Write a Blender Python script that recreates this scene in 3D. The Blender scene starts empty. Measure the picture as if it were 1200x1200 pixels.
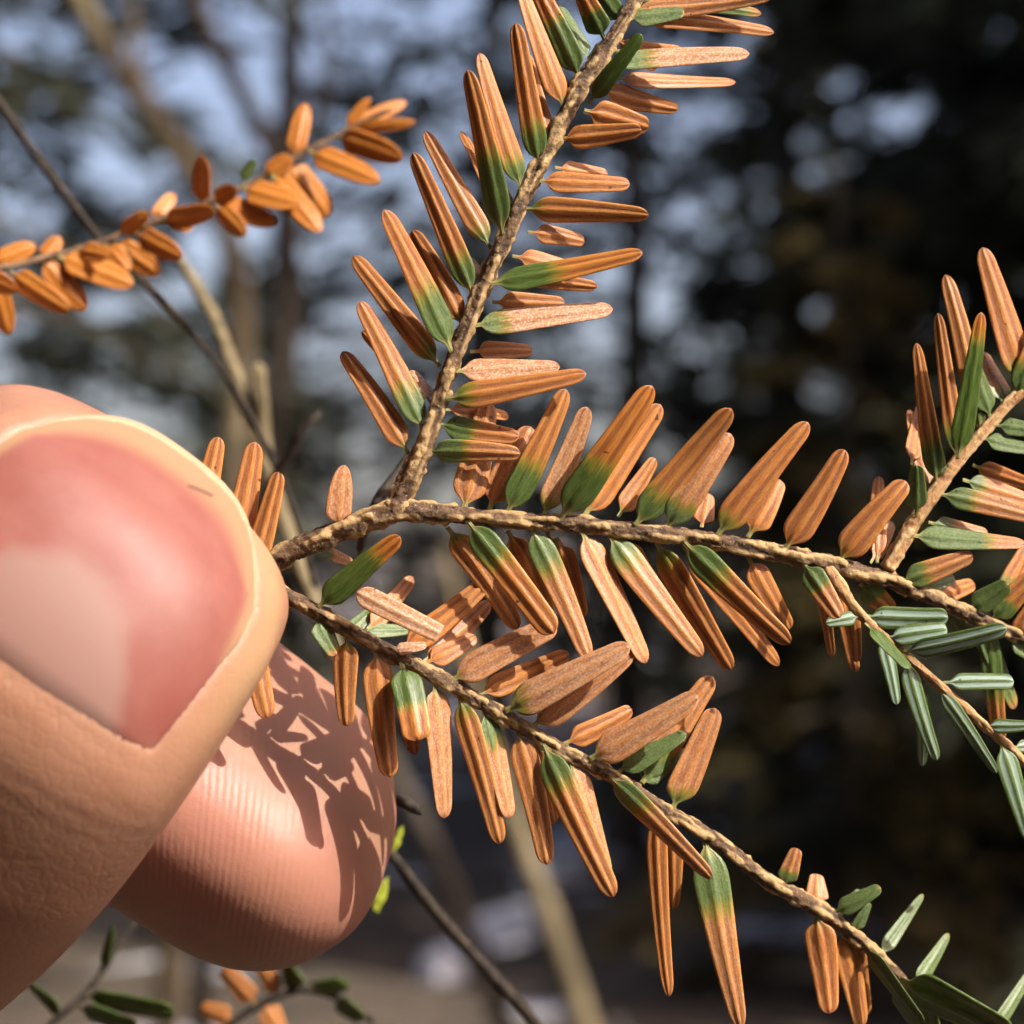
import bpy, bmesh, math, random
import numpy as np
from mathutils import Vector, Matrix, noise

random.seed(7)
R_ = math.radians
scene = bpy.context.scene
COL = scene.collection

# ------------------------------------------------------------------ camera
PITCH = R_(3.0)
D = 0.150                 # focus distance (m)
MMPX = 0.054              # mm per photo pixel in the focus plane
CAM = Vector((0.0, 0.0, 1.35))
RIGHT = Vector((1, 0, 0))
UP = Vector((0, -math.sin(PITCH), math.cos(PITCH)))
FWD = Vector((0, math.cos(PITCH), math.sin(PITCH)))
cam_d = bpy.data.cameras.new('camera')
cam = bpy.data.objects.new('camera', cam_d)
COL.objects.link(cam)
cam.location = CAM
cam.rotation_euler = (math.pi / 2 + PITCH, 0, 0)
cam_d.sensor_width = 36
cam_d.lens = 36 * D / (1200 * MMPX * 1e-3)
cam_d.clip_start = 0.005
cam_d.clip_end = 800
cam_d.dof.use_dof = True
cam_d.dof.focus_distance = D + 0.0005
cam_d.dof.aperture_fstop = cam_d.lens / 2.0
scene.camera = cam

# ------------------------------------------------------------------ world, sun, exposure
SUN_CAM = Vector((0.61, 0.65, 0.42)).normalized()      # right, up, towards the viewer
sun_dir = (RIGHT * SUN_CAM.x + UP * SUN_CAM.y - FWD * SUN_CAM.z).normalized()
world = bpy.data.worlds.new('World')
scene.world = world
world.use_nodes = True
wn = world.node_tree.nodes
wl = world.node_tree.links
sky = wn.new('ShaderNodeTexSky')
sky.sky_type = 'NISHITA'
sky.sun_disc = False
sky.sun_elevation = math.asin(sun_dir.z)
sky.sun_rotation = math.atan2(sun_dir.x, sun_dir.y)
sky.air_density = 1.0
sky.dust_density = 4.5
bg = wn['Background']
bg.inputs[1].default_value = 0.15
tint = wn.new('ShaderNodeMix')
tint.data_type = 'RGBA'
tint.blend_type = 'MULTIPLY'
tint.inputs[0].default_value = 1.0
tint.inputs[7].default_value = (1.12, 0.99, 1.02, 1)
wl.new(sky.outputs[0], tint.inputs[6])
wl.new(tint.outputs[2], bg.inputs[0])
sl = bpy.data.lights.new('sun', 'SUN')
sl.energy = 3.7
sl.angle = R_(0.5)
sl.color = (1.0, 0.94, 0.85)
sun = bpy.data.objects.new('sun', sl)
COL.objects.link(sun)
sun.rotation_euler = (-sun_dir).to_track_quat('-Z', 'Y').to_euler()
sun.location = (3, -3, 6)
scene.view_settings.view_transform = 'Standard'
scene.view_settings.look = 'None'
scene.view_settings.gamma = 1.0
scene.view_settings.exposure = 0.62
scene.cycles.adaptive_threshold = 0.03
scene.cycles.max_bounces = 4
scene.cycles.diffuse_bounces = 2
scene.cycles.glossy_bounces = 2
scene.cycles.transmission_bounces = 4
scene.cycles.caustics_reflective = False
scene.cycles.caustics_refractive = False
scene.view_settings.use_curve_mapping = False


# ------------------------------------------------------------------ helpers
def P(px, py, dep=0.0):
    """place of a thing seen at (px, py), dep millimetres beyond the focus plane"""
    k = MMPX * 1e-3 * (D + dep * 1e-3) / D
    return CAM + RIGHT * ((px - 600) * k) + UP * ((600 - py) * k) + FWD * (D + dep * 1e-3)


def tag(o, label=None, cat=None, group=None, kind=None):
    if label: o['label'] = label
    if cat: o['category'] = cat
    if group: o['group'] = group
    if kind: o['kind'] = kind
    return o


WLOC = {}


def link(name, data, loc=(0, 0, 0), parent=None):
    o = bpy.data.objects.new(name, data)
    COL.objects.link(o)
    loc = Vector(loc)
    WLOC[o.name] = loc
    if parent is not None:
        o.parent = parent
        o.location = loc - WLOC[parent.name]
    else:
        o.location = loc
    return o


def mesh(name, verts, faces, mat, smooth=True, uvs=None):
    me = bpy.data.meshes.new(name)
    me.from_pydata([tuple(v) for v in verts], [], faces)
    if mat is not None:
        me.materials.append(mat)
    if uvs is not None:
        ul = me.uv_layers.new(name='UVMap')
        li = np.empty(len(me.loops), dtype=np.int32)
        me.loops.foreach_get('vertex_index', li)
        ul.data.foreach_set('uv', np.asarray(uvs, dtype=np.float32)[li].ravel())
    if smooth:
        me.polygons.foreach_set('use_smooth', [True] * len(me.polygons))
    me.update()
    return me


class NT:
    def __init__(self, name):
        self.m = bpy.data.materials.new(name)
        self.m.use_nodes = True
        self.n = self.m.node_tree.nodes
        self.l = self.m.node_tree.links
        self.bsdf = self.n['Principled BSDF']
        self.out = self.n['Material Output']

    def new(self, t, **kw):
        nd = self.n.new(t)
        for k, v in kw.items():
            setattr(nd, k, v)
        return nd

    def put(self, sock, v):
        if hasattr(v, 'is_output'):
            self.l.new(v, sock)
        elif isinstance(v, (tuple, list)) and len(v) == 3 and sock.type == 'RGBA':
            sock.default_value = (*v, 1)
        else:
            sock.default_value = v

    def math(self, op, a, b=None, c=None, clamp=False):
        nd = self.new('ShaderNodeMath', operation=op, use_clamp=clamp)
        self.put(nd.inputs[0], a)
        if b is not None: self.put(nd.inputs[1], b)
        if c is not None: self.put(nd.inputs[2], c)
        return nd.outputs[0]

    def mix(self, f, a, b, blend='MIX'):
        nd = self.new('ShaderNodeMix', data_type='RGBA', blend_type=blend)
        self.put(nd.inputs[0], f)
        self.put(nd.inputs[6], a)
        self.put(nd.inputs[7], b)
        return nd.outputs[2]

    def step(self, v, a, b, lo=0.0, hi=1.0):
        nd = self.new('ShaderNodeMapRange', interpolation_type='SMOOTHSTEP')
        self.put(nd.inputs[0], v)
        self.put(nd.inputs[1], a)
        self.put(nd.inputs[2], b)
        self.put(nd.inputs[3], lo)
        self.put(nd.inputs[4], hi)
        return nd.outputs[0]

    def noise(self, vec, scale, detail=3, rough=0.55, dist=0.0):
        nd = self.new('ShaderNodeTexNoise')
        if vec is not None: self.l.new(vec, nd.inputs['Vector'])
        nd.inputs['Scale'].default_value = scale
        nd.inputs['Detail'].default_value = detail
        nd.inputs['Roughness'].default_value = rough
        nd.inputs['Distortion'].default_value = dist
        return nd.outputs[0]

    def scaled(self, vec, s):
        nd = self.new('ShaderNodeVectorMath', operation='MULTIPLY')
        self.l.new(vec, nd.inputs[0])
        nd.inputs[1].default_value = s
        return nd.outputs[0]

    def bump(self, h, strength, dist, normal=None):
        nd = self.new('ShaderNodeBump')
        nd.inputs['Strength'].default_value = strength
        nd.inputs['Distance'].default_value = dist
        self.l.new(h, nd.inputs['Height'])
        if normal is not None: self.l.new(normal, nd.inputs['Normal'])
        return nd.outputs[0]

    def set(self, **kw):
        for k, v in kw.items():
            self.put(self.bsdf.inputs[k.replace('_', ' ')], v)


# ------------------------------------------------------------------ materials
def mat_needle():
    t = NT('needle')
    uv = t.new('ShaderNodeTexCoord')
    sx = t.new('ShaderNodeSeparateXYZ')
    t.l.new(uv.outputs['UV'], sx.inputs[0])
    u, v = sx.outputs[0], sx.outputs[1]
    oi = t.new('ShaderNodeObjectInfo')
    sc = t.new('ShaderNodeSeparateColor')
    t.l.new(oi.outputs['Color'], sc.inputs[0])
    g, w, band = sc.outputs[0], sc.outputs[1], sc.outputs[2]
    rnd = oi.outputs['Random']
    au = t.math('ABSOLUTE', u)
    cmb = t.new('ShaderNodeCombineXYZ')
    t.l.new(t.math('MULTIPLY', u, 2.2), cmb.inputs[0])
    t.l.new(t.math('MULTIPLY', v, 1.6), cmb.inputs[1])
    t.l.new(t.math('MULTIPLY', rnd, 37.0), cmb.inputs[2])
    n1 = t.noise(cmb.outputs[0], 3.2, 4)
    cmb2 = t.new('ShaderNodeCombineXYZ')
    t.l.new(t.math('MULTIPLY', u, 3.4), cmb2.inputs[0])
    t.l.new(t.math('MULTIPLY', v, 3.4), cmb2.inputs[1])
    t.l.new(t.math('MULTIPLY', rnd, 91.0), cmb2.inputs[2])
    fib = t.noise(cmb2.outputs[0], 2.6, 5, 0.65)
    speck = t.noise(uv.outputs['Object'], 6500, 2, 0.5)
    # colour along the needle: yellow-green stalk, green, then rust orange
    edge = t.math('ADD', v, t.math('MULTIPLY', t.math('SUBTRACT', n1, 0.5), 0.34))
    tr = t.step(edge, t.math('SUBTRACT', g, 0.10), t.math('ADD', g, 0.12))
    orange = t.mix(rnd, (0.66, 0.235, 0.030), (0.55, 0.165, 0.028))
    orange = t.mix(t.step(fib, 0.35, 0.68), orange, (0.74, 0.315, 0.060))
    groove = t.math('MULTIPLY', t.step(au, 0.20, 0.36), t.step(au, 0.70, 0.52))
    smooth_ = t.math('SUBTRACT', 1.0, t.math('MULTIPLY', band, 0.8))
    orange = t.mix(t.math('MULTIPLY', t.math('MULTIPLY', groove, smooth_), t.step(n1, 0.2, 0.7, 0.45, 0.95)), orange, (0.28, 0.072, 0.018))
    pale = t.mix(t.step(speck, 0.42, 0.62), (0.70, 0.37, 0.20), (0.88, 0.68, 0.50))
    orange = t.mix(t.math('MULTIPLY', w, t.step(fib, 0.24, 0.54)), orange, pale)  # pale flecks paint the glossy sunlit sheen into the base colour
    tipd = t.math('MULTIPLY', t.step(v, 0.93, 1.0), 0.45)
    orange = t.mix(tipd, orange, (0.25, 0.065, 0.025))
    dk = t.step(n1, 0.63, 0.74)
    orange = t.mix(t.math('MULTIPLY', dk, 0.45), orange, (0.28, 0.085, 0.030))
    green = t.mix(t.step(fib, 0.3, 0.7), (0.050, 0.105, 0.014), (0.135, 0.205, 0.038))
    gp = t.mix(t.step(speck, 0.40, 0.62), (0.22, 0.32, 0.12), (0.46, 0.54, 0.33))
    green = t.mix(t.math('MULTIPLY', w, 0.75), green, gp)  # same painted sheen over the green part
    bm = t.math('MULTIPLY', t.step(au, 0.14, 0.24), t.step(au, 0.72, 0.58))
    bm = t.math('MULTIPLY', bm, t.step(fib, 0.2, 0.5, 0.6, 1.0))
    green = t.mix(t.math('MULTIPLY', bm, band), green, (0.46, 0.63, 0.54))
    stalk = t.step(v, 0.035, 0.12)
    mid = t.mix(t.step(tr, 0.0, 0.55), green, (0.34, 0.27, 0.035))
    col = t.mix(t.step(tr, 0.40, 1.0), mid, orange)
    col = t.mix(stalk, (0.42, 0.40, 0.14), col)
    pit = t.step(t.noise(uv.outputs['Object'], 1400, 2), 0.735, 0.765)
    col = t.mix(t.math('MULTIPLY', pit, 0.8), col, (0.03, 0.012, 0.008))
    h = t.math('ADD', t.math('MULTIPLY', fib, 0.7), t.math('MULTIPLY', speck, 0.45))
    nb = t.bump(h, 0.55, 0.00010)
    t.set(Base_Color=col, Roughness=t.step(fib, 0.3, 0.7, 0.30, 0.52), Normal=nb)
    t.bsdf.inputs['Specular IOR Level'].default_value = 0.55
    t.bsdf.inputs['Coat Weight'].default_value = 0.12
    t.bsdf.inputs['Coat Roughness'].default_value = 0.28
    tl = t.new('ShaderNodeBsdfTranslucent')
    t.l.new(t.mix(0.25, col, (1.0, 0.45, 0.10)), tl.inputs[0])
    mx = t.new('ShaderNodeMixShader')
    mx.inputs[0].default_value = 0.16
    t.l.new(t.bsdf.outputs[0], mx.inputs[1])
    t.l.new(tl.outputs[0], mx.inputs[2])
    t.l.new(mx.outputs[0], t.out.inputs[0])
    return t.m


def mat_bark(name, dark, mid, light, scale=1500.0):
    t = NT(name)
    tc = t.new('ShaderNodeTexCoord')
    o = tc.outputs['Object']
    n1 = t.noise(o, scale, 5, 0.65, 0.4)
    n2 = t.noise(o, scale * 0.34, 3)
    n3 = t.noise(o, scale * 3.3, 3)
    cu = t.new('ShaderNodeAttribute', attribute_name='cushion').outputs['Fac']
    c = t.mix(t.step(n1, 0.36, 0.56), dark, mid)
    c = t.mix(t.step(t.math('ADD', cu, t.math('MULTIPLY', t.math('SUBTRACT', n2, 0.5), 1.2)), 0.15, 0.55), c, light)
    c = t.mix(t.math('MULTIPLY', t.step(n3, 0.60, 0.72), 0.55), c, (0.60, 0.46, 0.27))
    c = t.mix(t.math('MULTIPLY', t.step(n3, 0.40, 0.30), 0.7), c, (0.040, 0.022, 0.013))
    h = t.math('ADD', n1, t.math('MULTIPLY', n3, 0.5))
    t.set(Base_Color=c, Roughness=0.72, Normal=t.bump(h, 0.9, 0.00016))
    return t.m


def mat_plain(name, c0, c1, scale, rough=0.8, bump=0.4, bd=0.0003):
    t = NT(name)
    tc = t.new('ShaderNodeTexCoord')
    n1 = t.noise(tc.outputs['Object'], scale, 5, 0.6)
    c = t.mix(t.step(n1, 0.35, 0.66), c0, c1)
    t.set(Base_Color=c, Roughness=rough, Normal=t.bump(n1, bump, bd))
    return t.m


def mat_skin():
    t = NT('skin')
    tc = t.new('ShaderNodeTexCoord')
    o = tc.outputs['Object']
    n1 = t.noise(o, 130, 4, 0.6)
    n2 = t.noise(o, 900, 4, 0.6)
    pad = t.new('ShaderNodeAttribute', attribute_name='pad').outputs['Fac']
    rid = t.new('ShaderNodeAttribute', attribute_name='ridge').outputs['Fac']
    blan = t.new('ShaderNodeAttribute', attribute_name='blanched').outputs['Fac']
    c = t.mix(t.step(n1, 0.3, 0.7), (0.40, 0.190, 0.112), (0.455, 0.235, 0.148))
    c = t.mix(t.math('MULTIPLY', pad, t.step(n1, 0.25, 0.7, 0.45, 0.9)), c, (0.46, 0.205, 0.150))
    c = t.mix(t.math('MULTIPLY', blan, 0.55), c, (0.54, 0.37, 0.19))
    c = t.mix(t.math('MULTIPLY', t.step(n2, 0.5, 0.75), 0.22), c, (0.42, 0.18, 0.12))
    dirt = t.step(t.noise(o, 700, 1), 0.815, 0.83)
    c = t.mix(t.math('MULTIPLY', dirt, 0.75), c, (0.10, 0.05, 0.035))
    # papillary ridges across the finger pad
    wv = t.math('SINE', t.math('ADD', t.math('MULTIPLY', rid, 2 * math.pi / 0.46),
                               t.math('MULTIPLY', n1, 5.0)))
    n4 = t.noise(o, 480, 3)
    wv = t.math('MULTIPLY', t.math('ADD', t.math('MULTIPLY', wv, t.step(n4, 0.36, 0.62, 0.15, 1.0)), t.math('MULTIPLY', n2, 2.6)), pad)
    vor = t.new('ShaderNodeTexVoronoi', feature='DISTANCE_TO_EDGE')
    t.l.new(o, vor.inputs['Vector'])
    vor.inputs['Scale'].default_value = 1250
    crease = t.math('MULTIPLY', t.step(vor.outputs['Distance'], 0.0, 0.16), t.math('SUBTRACT', 1.0, pad))
    nb = t.bump(wv, 0.11, 0.00007)
    nb = t.bump(crease, 0.16, 0.00006, nb)
    nb = t.bump(n2, 0.25, 0.00012, nb)
    t.set(Base_Color=c, Roughness=0.46, Normal=nb)
    b = t.bsdf.inputs
    b['Subsurface Weight'].default_value = 0.32
    b['Subsurface Radius'].default_value = (1.0, 0.32, 0.16)
    b['Subsurface Scale'].default_value = 0.0022
    b['Specular IOR Level'].default_value = 0.42
    return t.m


def mat_nail():
    t = NT('nail')
    tc = t.new('ShaderNodeTexCoord')
    sx = t.new('ShaderNodeSeparateXYZ')
    t.l.new(tc.outputs['UV'], sx.inputs[0])
    u, v = sx.outputs[0], sx.outputs[1]          # u -1..1 across, v 0 free edge .. 1 cuticle
    u2 = t.math('MULTIPLY', u, u)
    n1 = t.noise(tc.outputs['Object'], 260, 4)
    jit = t.math('MULTIPLY', t.math('SUBTRACT', n1, 0.5), 0.10)
    vv = t.math('ADD', v, jit)
    bed = t.mix(t.step(n1, 0.3, 0.7), (0.29, 0.088, 0.068), (0.33, 0.122, 0.094))
    # lunula: convex towards the free edge
    lv = t.math('ADD', vv, t.math('MULTIPLY', u2, -0.55))
    c = t.mix(t.step(lv, 0.54, 0.68), bed, (0.345, 0.195, 0.158))
    fe = t.math('SUBTRACT', vv, t.math('MULTIPLY', u2, 0.02))
    c = t.mix(t.step(fe, 0.26, 0.10), c, (0.42, 0.235, 0.130))
    c = t.mix(t.step(fe, 0.045, 0.02), c, (0.54, 0.40, 0.25))
    # splinter mark and a few scratches
    a = t.math('ADD', t.math('MULTIPLY', u, 1.0), t.math('MULTIPLY', v, 0.35))
    m1 = t.math('MULTIPLY', t.step(t.math('ABSOLUTE', t.math('SUBTRACT', v, t.math('ADD', 0.22, t.math('MULTIPLY', u, -0.35)))), 0.022, 0.008),
                t.step(t.math('ABSOLUTE', t.math('SUBTRACT', u, 0.20)), 0.10, 0.07))
    c = t.mix(t.math('MULTIPLY', m1, 0.7), c, (0.16, 0.07, 0.05))
    cmb = t.new('ShaderNodeCombineXYZ')
    t.l.new(t.math('MULTIPLY', u, 9.0), cmb.inputs[0])
    t.l.new(t.math('MULTIPLY', v, 0.8), cmb.inputs[1])
    stria = t.noise(cmb.outputs[0], 2.4, 3)
    t.set(Base_Color=c, Roughness=0.50, Normal=t.bump(stria, 0.10, 0.00010))
    t.bsdf.inputs['Specular IOR Level'].default_value = 0.35
    b = t.bsdf.inputs
    b['Subsurface Weight'].default_value = 0.35
    b['Subsurface Radius'].default_value = (1.0, 0.35, 0.2)
    b['Subsurface Scale'].default_value = 0.0015
    b['Coat Weight'].default_value = 0.06
    b['Coat Roughness'].default_value = 0.35
    return t.m


M_NEEDLE = mat_needle()
M_BARK = mat_bark('twig_bark', (0.055, 0.030, 0.016), (0.17, 0.095, 0.045), (0.50, 0.335, 0.150))
M_BARK_OLD = mat_bark('old_twig_bark', (0.062, 0.034, 0.020), (0.17, 0.095, 0.052), (0.30, 0.185, 0.095))
M_BARK_NEW = mat_bark('young_twig_bark', (0.30, 0.135, 0.055), (0.48, 0.27, 0.105), (0.58, 0.40, 0.19), 1100)
M_SKIN = mat_skin()
M_NAIL = mat_nail()
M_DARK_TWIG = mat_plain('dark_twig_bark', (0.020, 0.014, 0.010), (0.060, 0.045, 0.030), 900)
M_OLIVE_TWIG = mat_plain('olive_twig_bark', (0.17, 0.135, 0.070), (0.33, 0.27, 0.15), 500)
M_LICHEN = mat_plain('lichen', (0.36, 0.42, 0.03), (0.50, 0.56, 0.06), 1800)


# ------------------------------------------------------------------ curve helpers
def catmull(pts, n):
    """n samples along a Catmull-Rom curve through pts (Vectors of any size), evenly in chord length"""
    A = np.array([list(p) for p in pts], dtype=float)
    A = np.vstack([2 * A[0] - A[1], A, 2 * A[-1] - A[-2]])
    out = []
    for i in range(1, len(A) - 2):
        for k in range(24):
            t = k / 24
            p0, p1, p2, p3 = A[i - 1], A[i], A[i + 1], A[i + 2]
            out.append(0.5 * (2 * p1 + (p2 - p0) * t + (2 * p0 - 5 * p1 + 4 * p2 - p3) * t * t + (3 * p1 - p0 - 3 * p2 + p3) * t ** 3))
    out.append(A[-2])
    out = np.array(out)
    s = np.concatenate([[0], np.cumsum(np.linalg.norm(np.diff(out[:, :3], axis=0), axis=1))])
    q = np.linspace(0, s[-1], n)
    return np.stack([np.interp(q, s, out[:, j]) for j in range(out.shape[1])], axis=1), s[-1]


def twig_mesh(name, pts, mat, seed, rough=0.20, sides=28, step=0.00014, pegs=True, loc=None):
    """pts: (px, py, dep, diameter in px); a stem ridged with needle cushions"""
    q = []
    for (x, y, d, w) in pts:
        p = P(x, y, d)
        q.append((p.x, p.y, p.z, w * 0.5 * MMPX * 1e-3 * (1 + d * 1e-3 / D)))
    c0, L = catmull(q, 50)
    n = max(8, int(L / step))
    c, L = catmull(q, n)
    base = Vector(c[0, :3]) if loc is None else loc
    verts, faces, cush = [], [], []
    prev = None
    rc = random.Random(seed * 7 + 1)
    cs_all = []
    if rough > 0:
        z_, az_ = 0.0, 0.0
        while z_ < L:
            cs_all.append((z_, az_ % (2 * math.pi), rc.uniform(0.0010, 0.0032), rc.uniform(0.30, 0.75), rc.uniform(0.25, 1.15)))
            z_ += rc.uniform(0.00010, 0.00055)
            az_ += 2.4 + rc.uniform(-1.1, 1.1)
    for i in range(n):
        p = Vector(c[i, :3])
        a = Vector(c[min(i + 1, n - 1), :3]) - Vector(c[max(i - 1, 0), :3])
        a.normalize()
        if prev is None:
            s = a.cross(FWD).normalized()
        else:
            s = (prev - a * prev.dot(a)).normalized()
        prev = s
        t = a.cross(s)
        r = c[i, 3]
        sl = i * L / n
        near_c = [c_ for c_ in cs_all if -0.0004 < c_[0] - sl < 0.0026] if rough > 0 else []
        for k in range(sides):
            th = 2 * math.pi * k / sides
            h = 0.0
            cu = 0.0
            if rough > 0:
                for (cs, ct, cl, cw, ch) in near_c:
                    dt_ = (th - ct + math.pi) % (2 * math.pi) - math.pi
                    e = (sl - cs) / cl
                    if -1 < e < 0.18:
                        f_ = (1 + e) if e < 0 else (1 - e / 0.18)
                        k_ = max(0.0, 1 - (dt_ / cw) ** 2) * f_ ** 0.8 * ch
                        cu = max(cu, k_)
                h = 1.5 * cu - 0.35
                h += 0.75 * noise.noise(Vector((math.cos(th) * 1.5, math.sin(th) * 1.5, sl * 900 + seed * 11)))
                h += 0.85 * noise.noise(Vector((math.cos(th) * 4, math.sin(th) * 4, sl * 2600 + seed * 5)))
            cush.append(cu)
            rr = r * (1 + rough * h)
            if i == 0 or i == n - 1:
                rr *= 0.25
            verts.append(p + (s * math.cos(th) + t * math.sin(th)) * rr - base)
    for i in range(n - 1):
        for k in range(sides):
            k2 = (k + 1) % sides
            faces.append((i * sides + k, i * sides + k2, (i + 1) * sides + k2, (i + 1) * sides + k))
    faces.append(tuple(range(sides))[::-1])
    faces.append(tuple(range((n - 1) * sides, n * sides)))
    me = mesh(name, verts, faces, mat)
    at = me.attributes.new('cushion', 'FLOAT', 'POINT')
    at.data.foreach_set('value', np.array(cush, dtype=np.float32))
    return me, base


def needle_mesh(base, tip, width, roll, bow, side_bow, taper, tipr, twist, stalk=0.07, cut=False, thick=0.20, seg=22):
    """one flat needle in metres, local to its base"""
    a = tip - base
    L = a.length
    a.normalize()
    n0 = -FWD - a * (-FWD).dot(a)
    if n0.length < 1e-6:
        n0 = UP.copy()
    n0.normalize()
    s0 = a.cross(n0).normalized()
    prof = [-1.0, -0.93, -0.74, -0.46, -0.20, 0.0, 0.20, 0.46, 0.74, 0.93, 1.0]
    K = len(prof)
    verts, uvs, faces = [], [], []
    hw = width * 0.5
    for i in range(seg + 1):
        x = i / seg
        v = 0.5 - 0.5 * math.cos(math.pi * (x * 0.8 + 0.1 * (1 - math.cos(math.pi * x))))
        v = 0.65 * v + 0.35 * x
        if v > stalk:
            k = min(1.0, (v - stalk) / 0.16)
            w = max(0.17, (1 - (1 - k) ** 2.2) ** 0.62)
        else:
            w = 0.17
        w *= 1 - taper * max(0, v - 0.22) ** 1.25
        if not cut:
            if v > 1 - tipr:
                k = (v - (1 - tipr)) / tipr
                w *= math.sqrt(max(0.0, 1 - (k * 0.995) ** 2))
        ang = roll + twist * (v - 0.4)
        s = s0 * math.cos(ang) + n0 * math.sin(ang)
        n = n0 * math.cos(ang) - s0 * math.sin(ang)
        c = a * (L * v) + n0 * (bow * L * 4 * v * (1 - v)) + s0 * (side_bow * L * 4 * v * (1 - v))
        th = hw * thick * min(1.0, 0.55 + w * 0.6)
        for u in prof:
            au = abs(u)
            top = math.sqrt(max(0, 1 - au ** 2.6)) * 0.75 + 0.50 * math.exp(-(u / 0.15) ** 2) - 0.48 * math.exp(-((au - 0.44) / 0.17) ** 2)
            verts.append(c + s * (u * hw * w) + n * (th * top * (w ** 0.5)))
            uvs.append((u, v))
        for u in prof[1:-1][::-1]:
            au = abs(u)
            bot = math.sqrt(max(0, 1 - au ** 2.6)) * 0.75 - 0.35 * math.exp(-(u / 0.16) ** 2)
            verts.append(c + s * (u * hw * w) - n * (th * bot * (w ** 0.5)))
            uvs.append((u, v))
    T = 2 * K - 2
    for i in range(seg):
        for k in range(T):
            k2 = (k + 1) % T
            faces.append((i * T + k, i * T + k2, (i + 1) * T + k2, (i + 1) * T + k))
    faces.append(tuple(range(T))[::-1])
    faces.append(tuple(range(seg * T, (seg + 1) * T)))
    return verts, faces, uvs


def add_needle(parent, twig, b, t, w, g=0.0, lay='m', white=0.15, band=0.0, taper=0.58, tipr=0.10, roll=None, cut=False, name='needle', dd=None, rng=random, dark=False):
    """twig: polyline (px, py, dep, w) the needle grows from; b, t photo pixels of base and tip"""
    bx, by = b
    # depth of the stem beside the base
    best = min(range(len(twig)), key=lambda i: (twig[i][0] - bx) ** 2 + (twig[i][1] - by) ** 2)
    d0 = twig[best][2]
    nb = [j for j in (best - 1, best + 1) if 0 <= j < len(twig)]
    for j in nb:
        ex, ey = twig[j][0] - twig[best][0], twig[j][1] - twig[best][1]
        f = ((bx - twig[best][0]) * ex + (by - twig[best][1]) * ey) / (ex * ex + ey * ey)
        if 0 < f < 1:
            d0 = twig[best][2] + f * (twig[j][2] - twig[best][2])
            # pull the stalk onto the stem
            qx, qy = twig[best][0] + f * ex, twig[best][1] + f * ey
            dist = math.hypot(qx - bx, qy - by)
            if lay in 'mf' and dist < 45:
                k = max(0.0, 1 - 5.0 / max(dist, 5.0)) if dist > 5 else 0.0
                bx, by = bx + (qx - bx) * k, by + (qy - by) * k
    o0, o1 = {'f': (-0.42, -2.2), 'm': (-0.10, -0.5), 'b': (0.30, 1.7), 'c': (0.45, 3.6), 'F': (-1.2, -3.4)}[lay]
    if dd is not None:
        o1 = dd
    jit = rng.uniform(-0.35, 0.35)
    B = P(bx, by, d0 + o0)
    T = P(t[0], t[1], d0 + o1 + jit)
    if roll is None:
        roll = rng.uniform(-0.38, 0.38)
        if white > 0.3 and band == 0:
            # needles with sheen painted into their colour also turn towards the sun
            ax_ = (T - B).normalized()
            n_ = (-FWD - ax_ * (-FWD).dot(ax_)).normalized()
            s_x = ax_.cross(n_)
            roll = max((-0.55, -0.3, 0.3, 0.55), key=lambda r_: (n_ * math.cos(r_) - s_x * math.sin(r_)).dot(sun_dir))
    if dark:
        ax_ = (T - B).normalized()
        n_ = (-FWD - ax_ * (-FWD).dot(ax_)).normalized()
        s_x = ax_.cross(n_)
        roll = min((-0.8, 0.8), key=lambda r_: (n_ * math.cos(r_) - s_x * math.sin(r_)).dot(sun_dir))
    W = w * MMPX * 1e-3 * 1.02 * (1 + d0 * 1e-3 / D) / max(0.62, math.cos(roll))
    L = (T - B).length
    stalk = min(0.16, 0.0006 / max(L, 1e-4))
    v, f, uv = needle_mesh(B, T, W, roll, rng.uniform(-0.035, 0.05), rng.uniform(-0.018, 0.018), taper + rng.uniform(-0.06, 0.06), tipr,
                           rng.uniform(-0.35, 0.35), stalk, cut)
    me = mesh(name, v, f, M_NEEDLE, uvs=uv)
    o = link(name, me, B, parent)
    o.color = (g, white, band, 1)
    return o

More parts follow.
